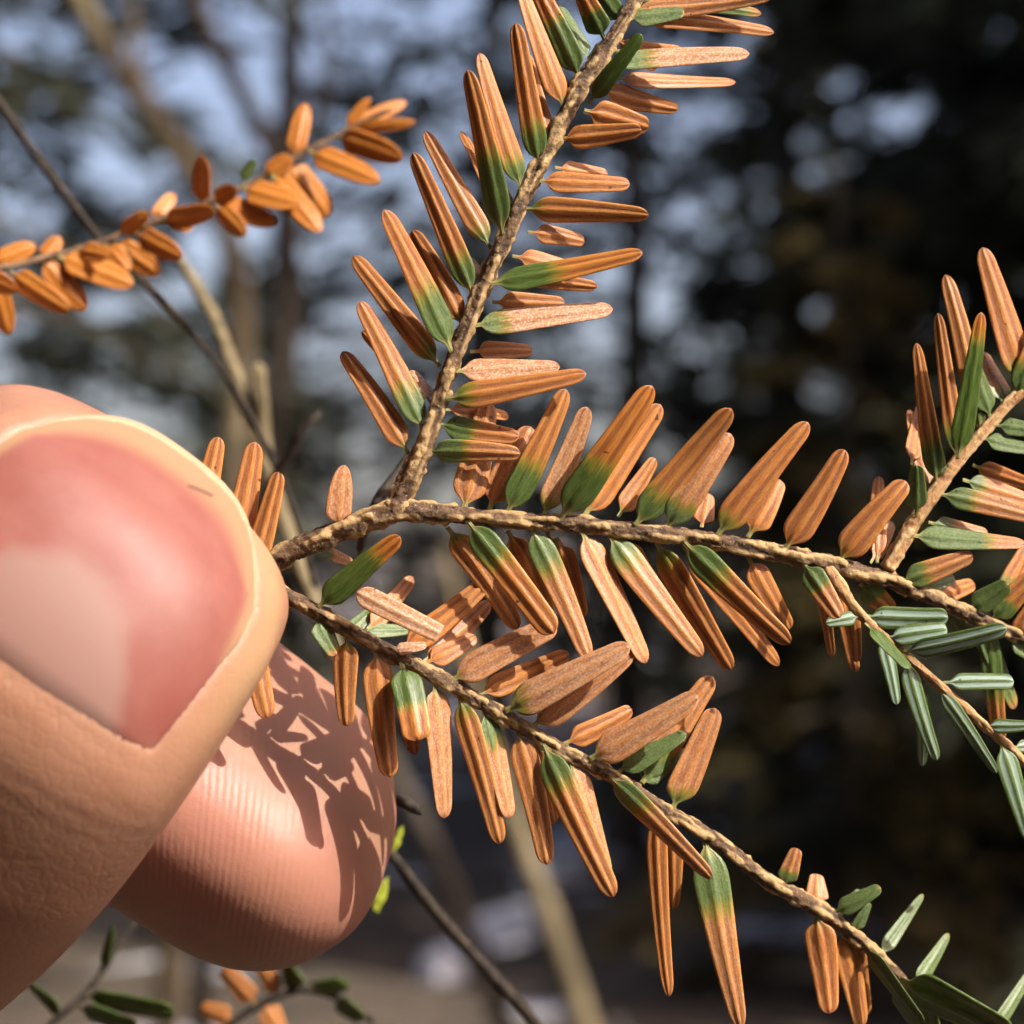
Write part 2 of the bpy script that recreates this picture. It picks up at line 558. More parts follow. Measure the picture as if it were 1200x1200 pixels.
# ------------------------------------------------------------------ the setting: ground, forest
def forest():
    rng = random.Random(3)
    # ground sheet
    t = NT('leaf_litter')
    tc = t.new('ShaderNodeTexCoord')
    o = tc.outputs['Object']
    n1 = t.noise(o, 1.3, 6, 0.65)
    n2 = t.noise(o, 9.0, 5, 0.7)
    n3 = t.noise(o, 0.55, 4, 0.6, 0.6)
    c = t.mix(t.step(n2, 0.35, 0.65), (0.045, 0.034, 0.024), (0.165, 0.125, 0.086))
    c = t.mix(t.step(n1, 0.50, 0.66), c, (0.035, 0.030, 0.019))
    snow = t.step(t.math('ADD', n3, t.math('MULTIPLY', n1, 0.35)), 0.775, 0.80)
    c = t.mix(snow, c, (0.80, 0.82, 0.86))
    t.set(Base_Color=c, Roughness=0.9, Normal=t.bump(n2, 0.8, 0.05))
    N = 90
    verts, faces = [], []
    for j in range(N + 1):
        for i in range(N + 1):
            x = ((i / N) * 2 - 1)
            y = ((j / N) * 2 - 1)
            X = math.copysign(abs(x) ** 2.2, x) * 260
            Y = math.copysign(abs(y) ** 2.2, y) * 260
            z = 0.22 * noise.noise(Vector((X * 0.25, Y * 0.25, 0))) * min(1, max(0, (math.hypot(X, Y) - 1) / 4))
            z += 0.9 * noise.noise(Vector((X * 0.03, Y * 0.03, 4))) * min(1, max(0, (math.hypot(X, Y) - 6) / 20))
            z += 0.055 * max(0, Y - 14)
            verts.append((X, Y, z))
    for j in range(N):
        for i in range(N):
            k = j * (N + 1) + i
            faces.append((k, k + 1, k + N + 2, k + N + 1))
    g = link('forest_floor', mesh('forest_floor', verts, faces, t.m))
    tag(g, kind='structure')

    def gz(X, Y):
        """height of the ground sheet at a place"""
        fx, fy = [(math.copysign(abs(c / 260) ** (1 / 2.2), c) + 1) / 2 * N for c in (X, Y)]
        i, j = int(fx), int(fy)
        z = lambda a, b: verts[b * (N + 1) + a][2]
        x0, x1 = verts[j * (N + 1) + i][0], verts[j * (N + 1) + i + 1][0]
        y0, y1 = verts[j * (N + 1) + i][1], verts[(j + 1) * (N + 1) + i][1]
        u, v = (X - x0) / (x1 - x0), (Y - y0) / (y1 - y0)
        return (z(i, j) * (1 - u) + z(i + 1, j) * u) * (1 - v) + (z(i, j + 1) * (1 - u) + z(i + 1, j + 1) * u) * v

    m_trunk = mat_plain('tree_bark', (0.045, 0.034, 0.025), (0.14, 0.115, 0.085), 14, 0.9, 0.8, 0.02)
    m_pale = mat_plain('sapling_bark', (0.15, 0.12, 0.065), (0.36, 0.29, 0.17), 9, 0.85, 0.5, 0.006)

    def leafmat(name, c0, c1):
        q = NT(name)
        ta = q.new('ShaderNodeTexCoord')
        nz = q.noise(ta.outputs['Object'], 1.1, 4)
        oi = q.new('ShaderNodeObjectInfo')
        cc = q.mix(q.step(nz, 0.35, 0.66), c0, c1)
        cc = q.mix(q.math('MULTIPLY', oi.outputs['Random'], 0.3), cc, (0.088, 0.086, 0.055))
        df = q.new('ShaderNodeBsdfDiffuse')
        q.l.new(cc, df.inputs[0])
        q.n.remove(q.bsdf)
        tr = q.new('ShaderNodeBsdfTranslucent')
        q.l.new(cc, tr.inputs[0])
        mx = q.new('ShaderNodeMixShader')
        mx.inputs[0].default_value = 0.40
        q.l.new(df.outputs[0], mx.inputs[1])
        q.l.new(tr.outputs[0], mx.inputs[2])
        q.l.new(mx.outputs[0], q.out.inputs[0])
        return q.m
    m_leaf = leafmat('hemlock_foliage', (0.052, 0.062, 0.042), (0.120, 0.128, 0.088))
    m_rust = leafmat('rusty_foliage', (0.085, 0.072, 0.030), (0.155, 0.118, 0.048))

    def tube(verts, faces, pts, rads, sides=7):
        b0 = len(verts)
        for i, (p, r) in enumerate(zip(pts, rads)):
            a = (pts[min(i + 1, len(pts) - 1)] - pts[max(i - 1, 0)]).normalized()
            s = a.cross(Vector((0.31, 0.9, 0.2))).normalized()
            tt = a.cross(s)
            for k in range(sides):
                th = 2 * math.pi * k / sides
                verts.append(p + (s * math.cos(th) + tt * math.sin(th)) * r)
        for i in range(len(pts) - 1):
            for k in range(sides):
                k2 = (k + 1) % sides
                faces.append((b0 + i * sides + k, b0 + i * sides + k2, b0 + (i + 1) * sides + k2, b0 + (i + 1) * sides + k))

    def spray(verts, faces, p, d, L, W, up):
        """a drooping flat spray: a kinked blade with a notched outline"""
        s = d.cross(up)
        if s.length < 1e-3: s = Vector((1, 0, 0))
        s.normalize()
        n = s.cross(d)
        b = len(verts)
        q = p + d * (L * 0.5) - n * (L * 0.05)
        e = p + d * L - n * (L * 0.22)
        verts.extend([p, q + s * W * 0.5, q - s * W * 0.5, e, q + s * W * 0.15 + d * L * 0.1, q - s * W * 0.1 + d * L * 0.14])
        faces.extend([(b, b + 2, b + 1), (b + 1, b + 4, b + 3), (b + 1, b + 2, b + 4), (b + 2, b + 5, b + 3)])

    def tree_parts(H, rad, limbs, per, size, first, seed, dens_top=1.0):
        r = random.Random(seed)
        tv, tf = [], []
        lean = Vector((r.uniform(-.03, .03), r.uniform(-.03, .03), 0))
        pts, rads = [], []
        R0 = 0.012 * H + 0.02
        for i in range(13):
            h = H * i / 12
            pts.append(Vector((lean.x * h + 0.05 * math.sin(h * .7 + seed), lean.y * h + 0.05 * math.cos(h * .9), h - 0.15)))
            rads.append(max(0.012, R0 * (1 - i / 12.3) * (1.35 if i == 0 else 1)))
        tube(tv, tf, pts, rads, 10)
        lv, lf, fv, ff = [], [], [], []
        for i in range(limbs):
            f = (i + r.random()) / limbs
            h = first + (H * 0.98 - first) * f
            k = min(11.99, h / H * 12)
            j = int(k)
            o0 = pts[j].lerp(pts[j + 1], k - j)
            az = i * 2.4 + r.uniform(-.6, .6)
            ln = rad * (1 - 0.86 * ((h - first) / (H - first)) ** 1.2) * r.uniform(0.6, 1.1)
            rise = r.uniform(-0.25, 0.22)
            d = Vector((math.cos(az), math.sin(az), 0))
            lp = []
            for q in range(7):
                e = q / 6
                lp.append(o0 + d * (ln * e) + Vector((0, 0, ln * (rise * e - 0.28 * e * e))) + Vector((r.uniform(-.03, .03), r.uniform(-.03, .03), r.uniform(-.03, .03))) * ln * e)
            tube(lv, lf, lp, [max(0.004, R0 * 0.28 * (1 - f * .6) * (1 - q / 6.4)) for q in range(7)], 5)
            for m in range(per):
                e = r.uniform(0.18, 1.0) ** 0.8
                kk = min(5.99, e * 6)
                jj = int(kk)
                p = lp[jj].lerp(lp[jj + 1], kk - jj)
                sd = r.choice((-1, 1))
                aa = az + sd * r.uniform(0.3, 1.2)
                dd = Vector((math.cos(aa), math.sin(aa), r.uniform(-0.45, 0.12))).normalized()
                off = ln * 0.30 * (1.1 - e * 0.7) * r.random()
                p = p + dd * off + Vector((0, 0, r.uniform(-.06, .03)))
                L = size * r.uniform(0.6, 1.35)
                spray(fv, ff, p, dd, L, L * r.uniform(0.35, 0.6), Vector((r.uniform(-.5, .5), r.uniform(-.5, .5), 1)).normalized())
        return tv, tf, lv, lf, fv, ff

    protos = {}

    def proto(key, leaf, *a):
        tv, tf, lv, lf, fv, ff = tree_parts(*a)
        protos[key] = (mesh('trunk', tv, tf, m_trunk), mesh('limbs', lv, lf, m_trunk), mesh('crown', fv, ff, leaf, smooth=False))
    proto('dense', m_leaf, 11.0, 2.6, 95, 170, 0.26, 0.35, 11)
    proto('broad', m_leaf, 13.0, 3.1, 100, 170, 0.30, 0.7, 23)
    proto('airy', m_leaf, 10.0, 2.3, 62, 70, 0.24, 1.0, 31)
    proto('thin', m_leaf, 8.0, 1.7, 50, 46, 0.20, 1.1, 43)
    proto('rusty', m_rust, 5.0, 1.6, 46, 80, 0.20, 0.4, 57)

    def put(key, x, y, rz, s, label, group=None):
        e = bpy.data.objects.new('hemlock_tree', None)
        COL.objects.link(e)
        e.location = (x, y, gz(x, y))
        e.rotation_euler = (0, 0, rz)
        e.scale = (s, s, s)
        e.empty_display_size = 0.3
        tag(e, label, 'tree', group)
        tr, lb, cr = protos[key]
        for nm, me in (('trunk', tr), ('limbs', lb), ('crown', cr)):
            c_ = bpy.data.objects.new(nm, me)
            COL.objects.link(c_)
            c_.parent = e
        return e

    G = 'blurred hemlocks in the woods behind'
    dense = 'blurred dense dark hemlock filling the shade behind the green young twig'
    airy = 'blurred thin hemlock with sky showing through, behind the orange twigs'
    far = 'blurred distant hemlock closing the woods along the horizon'
    # dense dark stand to the right
    for (x, y, rz, s, k) in [(3.7, 8.2, .3, 1.0, 'dense'), (3.9, 10.8, 2.1, 1.0, 'broad'), (6.0, 11.5, 4.0, 1.1, 'broad'),
                             (4.4, 14.5, 1.2, 1.2, 'dense'), (3.4, 17.5, 5.1, 0.9, 'dense'), (3.3, 12.4, 0.7, 1.0, 'dense'), (6.8, 16.5, 3.3, 1.15, 'broad')]:
        put(k, x, y, rz, s, dense, G)
    put('rusty', 1.25, 8.6, 0.9, 0.62, 'blurred small hemlock with rusty olive foliage in front of the dark stand', G)
    # airy trees with sky behind, left and centre
    for (x, y, rz, s, k) in [(-2.7, 9.5, .4, 1.0, 'airy'), (-1.2, 12.0, 3.0, 1.1, 'thin'), (0.7, 13.5, 1.4, 1.1, 'thin'), (-3.6, 15.0, 2.2, 1.1, 'airy'), (-0.2, 18.0, 4.0, 1.1, 'airy'), (1.7, 15.0, 0.8, 1.0, 'airy')]:
        put(k, x, y, rz, s, airy, G)
    # far wall of trees
    for i in range(15):
        x = -13 + i * 1.9 + rng.uniform(-.7, .7)
        y = 27 + rng.uniform(-3, 6)
        put(rng.choice(('dense', 'airy', 'broad')), x, y, rng.uniform(0, 6), rng.uniform(0.26, 0.42) if x < 3.5 else rng.uniform(.6, .9), far, G)
    for i in range(12):
        x = (-1) ** i * rng.uniform(17, 34)
        y = rng.uniform(16, 34)
        put(rng.choice(('dense', 'broad')), x, y, rng.uniform(0, 6), rng.uniform(0.6, 1.0), 'dense hemlock added out of view round the clearing to block skylight', 'hemlocks round the clearing')
    # unseen trees behind and beside the camera, added to block skylight and shade ground
    for (x, y, rz, s, k) in [(-5.2, 3.2, .2, 1.0, 'broad'), (-6.2, -1.5, 2.2, 1.0, 'broad'), (-3.4, -4.8, 1.2, 1.0, 'dense'), (0.3, -5.6, 3.4, 1.0, 'broad'), (3.6, -7.4, 5.0, 1.0, 'broad'), (-8.5, 7.0, 1.0, 1.1, 'dense'), 
                             (5.6, 0.6, 2.6, 0.42, 'dense'), (4.9, -2.6, 0.6, 0.36, 'broad'), (3.2, -4.4, 4.6, 0.40, 'dense'), (7.4, -1.6, 1.6, 0.5, 'broad'),
                             (-2.4, -2.6, 4.2, 1.0, 'dense'), (0.1, -3.4, 0.4, 1.0, 'broad'), (2.3, -5.4, 2.9, 1.0, 'dense'), (-3.9, 0.4, 1.9, 1.0, 'dense'), (3.9, 1.8, 3.7, 0.95, 'dense'), (-5.0, 5.4, 5.2, 0.95, 'dense')]:
        put(k, x, y, rz, s, 'dense hemlock added out of view round the clearing to block skylight', 'hemlocks round the clearing')

    # thin remnants of snow lying on the litter
    m_snow = mat_plain('old_snow', (0.80, 0.82, 0.86), (0.90, 0.92, 0.95), 6, 0.6, 0.4, 0.02)

    def snow(label, X, Y, a, b, rz, seed):
        vs, fs = [(0, 0, 0.10)], []
        rings, seg = 6, 36
        for i in range(1, rings + 1):
            for k in range(seg):
                th = 2 * math.pi * k / seg
                e = i / rings
                w = e * (1 + 0.30 * noise.noise(Vector((math.cos(th) * 1.3, math.sin(th) * 1.3, seed))))
                vs.append((math.cos(th) * a * w, math.sin(th) * b * w, 0.11 * (1 - e ** 2.5) - 0.05 * (e == 1) + 0.02 * noise.noise(Vector((math.cos(th) * e * 3, math.sin(th) * e * 3, seed + 4)))))
        for k in range(seg):
            fs.append((0, 1 + k, 1 + (k + 1) % seg))
        for i in range(rings - 1):
            for k in range(seg):
                k2 = (k + 1) % seg
                fs.append((1 + i * seg + k, 1 + (i + 1) * seg + k, 1 + (i + 1) * seg + k2, 1 + i * seg + k2))
        o_s = link('snow_patch', mesh('snow_patch', vs, fs, m_snow), (X, Y, gz(X, Y)))
        o_s.rotation_euler = (0, 0, rz)
        tag(o_s, label, 'snow')
    snow('blurred longer white streak of snow beside the tan slanting stem', 0.34, 12.6, 0.20, 0.85, -0.35, 1)
    snow('blurred short white patch of snow between the two slanting stems', -0.02, 10.4, 0.19, 0.62, -0.3, 5)
    snow('small dim snow patch below the shorter white patch', -0.28, 9.2, 0.10, 0.24, 0.2, 9)

    # bare pale saplings and leaning limbs a few metres behind
    def sapling(label, pts, mat, twigs=(), name='bare_sapling'):
        """pts: (px, py, metres from camera, diameter px)"""
        W = [P(x, y, (d - D) * 1000) for (x, y, d, w) in pts]
        rr = [w * 0.5 * MMPX * 1e-3 * d / D for (x, y, d, w) in pts]
        base = W[-1]
        vs, fs = [], []
        q, L = catmull([(*p, r) for p, r in zip(W, rr)], 40)
        tube(vs, fs, [Vector(a[:3]) - base for a in q], list(q[:, 3]), 10)
        e = link(name, None, base)
        tag(e, label, 'tree')
        link('trunk', mesh('trunk', vs, fs, mat), base, e)
        for tw in twigs:
            W = [P(x, y, (d - D) * 1000) - base for (x, y, d, w) in tw]
            rr = [w * 0.5 * MMPX * 1e-3 * d / D for (x, y, d, w) in tw]
            vs, fs = [], []
            q, L = catmull([(*p, r) for p, r in zip(W, rr)], 20)
            tube(vs, fs, [Vector(a[:3]) for a in q], list(q[:, 3]), 8)
            link('limb', mesh('limb', vs, fs, mat), base, e)

    def grounded(px, py, d, w):
        """continue a sapling down to the soil"""
        p = P(px, py, (d - D) * 1000)
        return p
    sapling('blurred pale lit leaning trunk behind the orange twig', [(40, -160, 4.2, 24), (95, 5, 4.2, 26), (165, 115, 4.2, 27), (235, 215, 4.2, 28), (280, 330, 4.2, 30), (270, 560, 4.2, 32), (210, 1000, 4.2, 34), (170, 1700, 4.2, 38), (160, 2180, 4.2, 48)], m_pale,
            [[(235, 215, 4.2, 14), (165, 90, 4.3, 12), (150, -60, 4.4, 9)]])
    sapling('blurred olive leaning trunk between sky patches', [(180, -150, 5.2, 22), (240, 30, 5.2, 23), (305, 150, 5.2, 24), (340, 260, 5.2, 25), (320, 480, 5.2, 26), (250, 900, 5.2, 28), (230, 1500, 5.2, 30), (230, 1930, 5.2, 38)], m_trunk,
            [[(330, 220, 5.2, 12), (385, 80, 5.3, 10), (370, -80, 5.4, 8)], [(335, 240, 5.2, 10), (430, 200, 5.1, 8), (520, 120, 5.0, 5)]])
    sapling('blurred tan slanting stem below the hanging needles', [(520, 640, 2.4, 10), (560, 830, 2.4, 20), (620, 1010, 2.4, 27), (685, 1200, 2.4, 30), (800, 1600, 2.4, 32), (980, 2400, 2.4, 36), (1060, 2850, 2.4, 44)], m_pale)
    sapling('blurred grey brown stem beside the finger tip', [(400, 780, 3.2, 14), (450, 880, 3.2, 20), (510, 1000, 3.2, 24), (590, 1200, 3.2, 26), (700, 1600, 3.2, 30), (800, 2450, 3.2, 40)], m_trunk)


forest()

# ------------------------------------------------------------------ hemlock sprig held in the fingers
TM = [(262, 690, 0.4, 24), (310, 662, 0.2, 24), (350, 642, 0, 26), (400, 621, 0, 26), (440, 606, 0, 27), (480, 600, 0, 24), (540, 604, 0, 19), (600, 609, 0, 19), (680, 615, 0, 19),
      (760, 624, 0.4, 19), (840, 634, 1, 19), (920, 650, 2, 20), (1000, 668, 3.2, 20), (1060, 687, 4.4, 18), (1120, 713, 5.6, 17), (1170, 735, 6.8, 16), (1230, 760, 8, 15)]
TT = [(462, 603, 0, 24), (470, 580, 0, 25), (483, 552, 0, 24), (505, 500, 0, 21), (530, 425, 0, 19), (560, 350, 0.3, 19), (590, 282, 0.5, 18), (625, 208, 0.9, 18), (655, 152, 1.3, 18), (682, 98, 1.7, 20), (713, 52, 2.3, 17), (742, 5, 2.9, 15), (770, -50, 3.6, 14)]
TL = [(272, 684, 0.6, 18), (325, 694, 0.3, 19), (370, 717, 0, 19), (420, 744, 0, 18), (470, 771, 0, 17), (530, 803, 0, 17), (600, 845, 0, 17), (660, 880, 0.3, 17), (720, 911, 1.0, 17), (780, 950, 2.0, 17), (840, 987, 3.2, 17),
      (900, 1032, 4.6, 17), (960, 1066, 6.0, 18), (1010, 1104, 7.2, 16), (1060, 1150, 8.6, 13)]
TR = [(1038, 668, 4.0, 17), (1065, 622, 4.4, 17), (1095, 577, 4.8, 16), (1130, 531, 5.4, 15), (1170, 486, 6.0, 14), (1230, 425, 7.0, 13)]
TS = [(966, 664, 2.7, 18), (980, 682, 2.3, 15), (1010, 722, 2.2, 11), (1060, 767, 2.4, 11), (1110, 812, 2.8, 11), (1160, 856, 3.4, 11), (1192, 884, 4.0, 10), (1230, 930, 5, 9)]

sprig = link('hemlock_sprig', None, P(330, 672, 0.3))
tag(sprig, 'sprig of orange and green hemlock needles pinched between thumb and finger', 'plant')
sprig.empty_display_size = 0.01


def twig(name, pts, mat, seed, parent, **k):
    me, base = twig_mesh(name, pts, mat, seed, **k)
    return link(name, me, base, parent)


tm = twig('main_twig', TM, M_BARK_OLD if False else M_BARK, 1, sprig, rough=0.30)
tt = twig('side_twig', TT, M_BARK, 2, sprig, rough=0.32)
tl = twig('side_twig', TL, M_BARK, 3, sprig, rough=0.30)
tr_ = twig('side_twig', TR, M_BARK_NEW, 4, sprig, rough=0.2)
ts = twig('side_twig', TS, M_BARK_NEW, 5, sprig, rough=0.2)

# base, tip, width px, green share, layer, extras
NT_TOP = [
    ((632, 197), (604, 27), 29, .27, 'm', {}), ((645, 172), (616, 62), 22, .1, 'b', {}), ((660, 127), (612, -10), 28, .0, 'm', {}),
    ((680, 93), (630, -14), 30, .62, 'm', {}), ((692, 72), (654, 8), 22, 1.0, 'b', dict(white=.4)), ((706, 46), (680, -12), 30, .55, 'm', {}),
    ((612, 224), (562, 62), 27, .22, 'm', {}), ((589, 276), (548, 82), 30, .48, 'f', {}), ((602, 252), (588, 216), 16, .5, 'b', dict(white=.7)),
    ((576, 292), (498, 154), 27, .15, 'b', {}), ((590, 262), (540, 154), 16, 0, 'c', {}),
    ((555, 348), (484, 179), 29, .27, 'm', {}), ((564, 330), (548, 302), 18, .1, 'b', dict(white=1.0)),
    ((528, 412), (450, 246), 33, .42, 'f', {}), ((543, 384), (483, 270), 28, .05, 'b', {}),
    ((516, 430), (414, 300), 29, .15, 'b', {}), ((491, 504), (421, 353), 31, .32, 'm', {}), ((505, 472), (482, 434), 22, 0, 'b', dict(white=1.0)),
    ((479, 532), (401, 412), 29, .05, 'b', {}), ((497, 470), (424, 388), 16, .0, 'c', {}),
    ((689, 122), (752, 40), 23, 1.3, 'F', dict(white=0)), ((728, 90), (878, 63), 27, .32, 'm', dict(white=.85)),
    ((722, 92), (862, 96), 20, .0, 'c', {}), ((704, 105), (795, 128), 28, 0, 'c', dict(taper=.7)), ((722, 60), (800, 62), 26, 0, 'c', {}),
    ((684, 130), (760, 149), 34, 0, 'b', {}), ((664, 168), (752, 152), 28, 0, 'm', {}), ((640, 217), (738, 216), 26, 0, 'm', {}), ((650, 196), (712, 204), 22, 0, 'b', {}),
    ((624, 250), (760, 252), 29, .1, 'm', {}), ((618, 272), (685, 283), 24, 0, 'b', {}), ((585, 338), (753, 296), 29, .42, 'f', dict(white=.05)),
    ((600, 300), (678, 316), 24, 0, 'b', {}), ((600, 320), (700, 336), 22, 0, 'c', {}), ((563, 386), (718, 362), 31, .22, 'm', dict(white=.95)), ((577, 354), (662, 356), 26, 0, 'b', {}),
    ((551, 412), (624, 411), 24, 0, 'b', {}), ((542, 438), (656, 430), 28, .0, 'm', dict(white=.8)), ((528, 470), (687, 438), 31, .16, 'f', {}),
    ((516, 498), (608, 512), 29, .45, 'm', {}), ((520, 480), (596, 488), 18, 0, 'c', {}), ((503, 531), (610, 532), 28, .42, 'm', dict(taper=.6, white=.3)),
    ((738, 12), (907, -6), 24, .05, 'm', dict(white=.3)), ((742, 20), (907, 38), 22, 0, 'b', {}), ((734, 22), (802, 14), 26, 1.0, 'm', dict(white=.6)), ((752, 0), (892, 16), 18, .9, 'c', {}),
    ((720, 45), (770, 80), 22, 0, 'b', {}), ((730, 28), (690, -20), 26, .7, 'c', {}),
]
NT_MAIN = [
    ((395, 622), (403, 545), 29, .0, 'm', dict(white=.5, taper=.25, tipr=.5)),
    ((543, 598), (572, 470), 40, .0, 'b', dict(white=.3)), ((573, 598), (622, 500), 36, .0, 'b', dict(white=.3)), ((593, 600), (663, 456), 34, .40, 'm', {}),
    ((636, 602), (688, 477), 31, .13, 'm', dict(white=.55)), ((657, 602), (764, 452), 39, .42, 'f', dict(white=.05)), ((684, 606), (774, 474), 36, .0, 'b', {}),
    ((724, 606), (768, 537), 25, .1, 'b', {}), ((744, 608), (857, 479), 37, .27, 'f', {}), ((780, 613), (856, 508), 36, .26, 'm', dict(white=.4)),
    ((822, 618), (830, 578), 26, .0, 'b', {}), ((840, 624), (947, 495), 36, .13, 'm', {}), ((876, 630), (914, 562), 32, .1, 'b', {}), ((920, 640), (990, 527), 35, .0, 'm', {}),
    ((983, 655), (1062, 564), 36, .08, 'm', {}), ((1028, 660), (1030, 558), 22, .0, 'c', {}), ((1020, 660), (1046, 612), 20, 0, 'c', dict(white=.6)),
    ((546, 616), (649, 742), 35, .36, 'f', dict(white=.1, taper=.3)), ((524, 618), (607, 737), 32, .1, 'b', dict(white=.3)), ((620, 625), (690, 773), 33, .32, 'm', dict(white=.3)),
    ((652, 630), (682, 725), 30, .0, 'b', {}), ((595, 622), (644, 725), 32, .0, 'c', {}), ((680, 628), (757, 777), 31, .0, 'm', dict(white=.35)),
    ((712, 628), (823, 769), 35, .22, 'm', dict(white=.25)), ((768, 634), (857, 785), 31, .16, 'b', {}), ((800, 636), (926, 754), 34, .36, 'f', {}), ((800, 640), (913, 780), 26, .0, 'c', {}),
    ((876, 652), (925, 738), 30, .0, 'b', {}), ((640, 622), (668, 700), 26, .0, 'c', {}), ((730, 630), (770, 700), 24, .0, 'c', {}),
    ((940, 658), (984, 724), 30, .48, 'f', dict(white=.25)), ((985, 690), (1003, 788), 20, .0, 'b', {}), ((960, 680), (975, 770), 14, .0, 'c', {}), ((1008, 684), (1045, 716), 30, .5, 'b', {}),
    ((1053, 683), (1140, 650), 30, .36, 'm', dict(white=.3)), ((1090, 702), (1142, 684), 26, .0, 'c', {}), ((1075, 688), (1118, 676), 24, 1.0, 'b', dict(white=.4)),
    ((1134, 716), (1182, 684), 30, 1.0, 'm', dict(white=.2)), ((1160, 730), (1215, 672), 34, .42, 'm', {}), ((1168, 718), (1206, 640), 30, .45, 'b', {}), ((1180, 742), (1222, 775), 30, 1.0, 'b', dict(white=.4)),
    ((1150, 728), (1190, 830), 26, .9, 'c', dict(white=.5)), ((1142, 730), (1178, 792), 24, 1.0, 'c', dict(white=.7)), ((1158, 740), (1172, 872), 26, .55, 'c', {}), ((1110, 715), (1136, 752), 22, .9, 'c', {}), ((1190, 748), (1216, 700), 26, .2, 'm', {}),
    # needles whose bases sit under the thumb
    ((229, 640), (256, 512), 32, .0, 'b', dict(dd=2.0)), ((270, 672), (299, 518), 36, .0, 'b', dict(dd=1.5)), ((296, 668), (327, 553), 30, .0, 'm', dict(dd=.6)), ((210, 640), (220, 540), 24, .0, 'c', dict(dd=3)),
    ((276, 690), (313, 842), 34, .0, 'm', dict(dd=-.3)), ((374, 645), (414, 660), 16, .3, 'c', dict(white=.6)),
]
NT_LOW = [
    ((372, 712), (469, 629), 32, .72, 'f', dict(white=0)), ((424, 738), (480, 738), 18, 1.0, 'b', dict(white=.6)), ((470, 762), (575, 678), 32, .0, 'b', {}), ((496, 776), (574, 706), 28, .0, 'c', {}),
    ((430, 738), (484, 676), 24, .0, 'c', {}), ((496, 778), (558, 746), 26, .0, 'b', {}), ((458, 762), (500, 756), 15, .0, 'm', dict(white=1.0)), ((528, 798), (652, 732), 35, .05, 'm', dict(white=.5)),
    ((560, 814), (667, 766), 28, .0, 'b', {}), ((592, 832), (738, 757), 37, .14, 'f', dict(white=.6)), ((622, 852), (742, 763), 34, .05, 'm', dict(white=.45)), ((660, 872), (741, 831), 28, .0, 'b', {}),
    ((690, 890), (818, 815), 36, .05, 'f', dict(white=.5)), ((752, 918), (835, 793), 38, .3, 'b', dict(white=.3)), ((722, 905), (804, 859), 24, 1.2, 'm', dict(white=.35)), ((746, 922), (800, 876), 28, 1.0, 'b', dict(white=.35)),
    ((788, 948), (838, 830), 40, .16, 'm', dict(white=.35)), ((405, 745), (440, 712), 20, .9, 'b', dict(white=.6)),
    ((370, 722), (394, 768), 26, .85, 'm', dict(white=.4)), ((405, 746), (406, 851), 31, .12, 'm', dict(white=.2)), ((438, 766), (457, 911), 35, .0, 'm', {}), ((470, 776), (490, 868), 37, .58, 'f', dict(white=.05, taper=.2)), ((472, 790), (486, 884), 26, .0, 'b', {}),
    ((508, 800), (521, 959), 31, .05, 'm', dict(white=.45)), ((534, 818), (586, 989), 30, .12, 'm', dict(white=.2)), ((566, 832), (597, 959), 28, .32, 'm', dict(white=.4)), ((606, 854), (641, 1013), 33, .0, 'm', dict(white=.2)),
    ((636, 872), (719, 1051), 36, .27, 'f', dict(white=.2)), ((668, 892), (712, 1028), 32, .0, 'm', dict(white=.4)), ((628, 872), (650, 965), 26, .0, 'c', {}), ((712, 908), (834, 1029), 27, .32, 'f', dict(white=.3)),
    ((768, 950), (784, 1168), 24, .05, 'm', dict(taper=.6)), ((786, 960), (788, 1066), 26, .0, 'b', {}), ((826, 984), (868, 1206), 42, .36, 'm', dict(taper=.85, white=.3)), ((764, 945), (778, 1022), 18, 1.1, 'b', dict(white=.6)),
    ((956, 1070), (972, 1188), 37, .06, 'm', {}), ((918, 1040), (934, 994), 24, .4, 'm', dict(white=.3)), ((958, 1062), (957, 1024), 28, .0, 'b', {}), ((986, 1092), (1010, 1204), 32, .0, 'b', {}), ((1000, 1100), (1016, 1190), 26, .0, 'c', {}),
    ((975, 1070), (1032, 1040), 22, 1.0, 'm', dict(white=.3)), ((1000, 1094), (1018, 1058), 18, 1.0, 'm', dict(white=.5)), ((985, 1072), (1010, 1044), 20, 1.0, 'b', dict(white=.1)), ((1030, 1122), (1082, 1048), 18, 1.0, 'c', dict(white=.3, taper=.85)), ((1070, 1160), (1112, 1094), 22, 1.0, 'c', dict(white=.35, taper=.85)), ((1160, 1215), (1208, 1138), 20, 1.0, 'c', dict(white=.35, taper=.7)),
    ((1056, 1148), (1185, 1212), 44, 1.4, 'f', dict(white=0, taper=.2, dark=True)), ((1012, 1106), (1082, 1200), 18, 1.1, 'm', dict(white=.2, dark=True)), ((1060, 1152), (1100, 1230), 40, 1.3, 'b', dict(white=0, dark=True)),
]
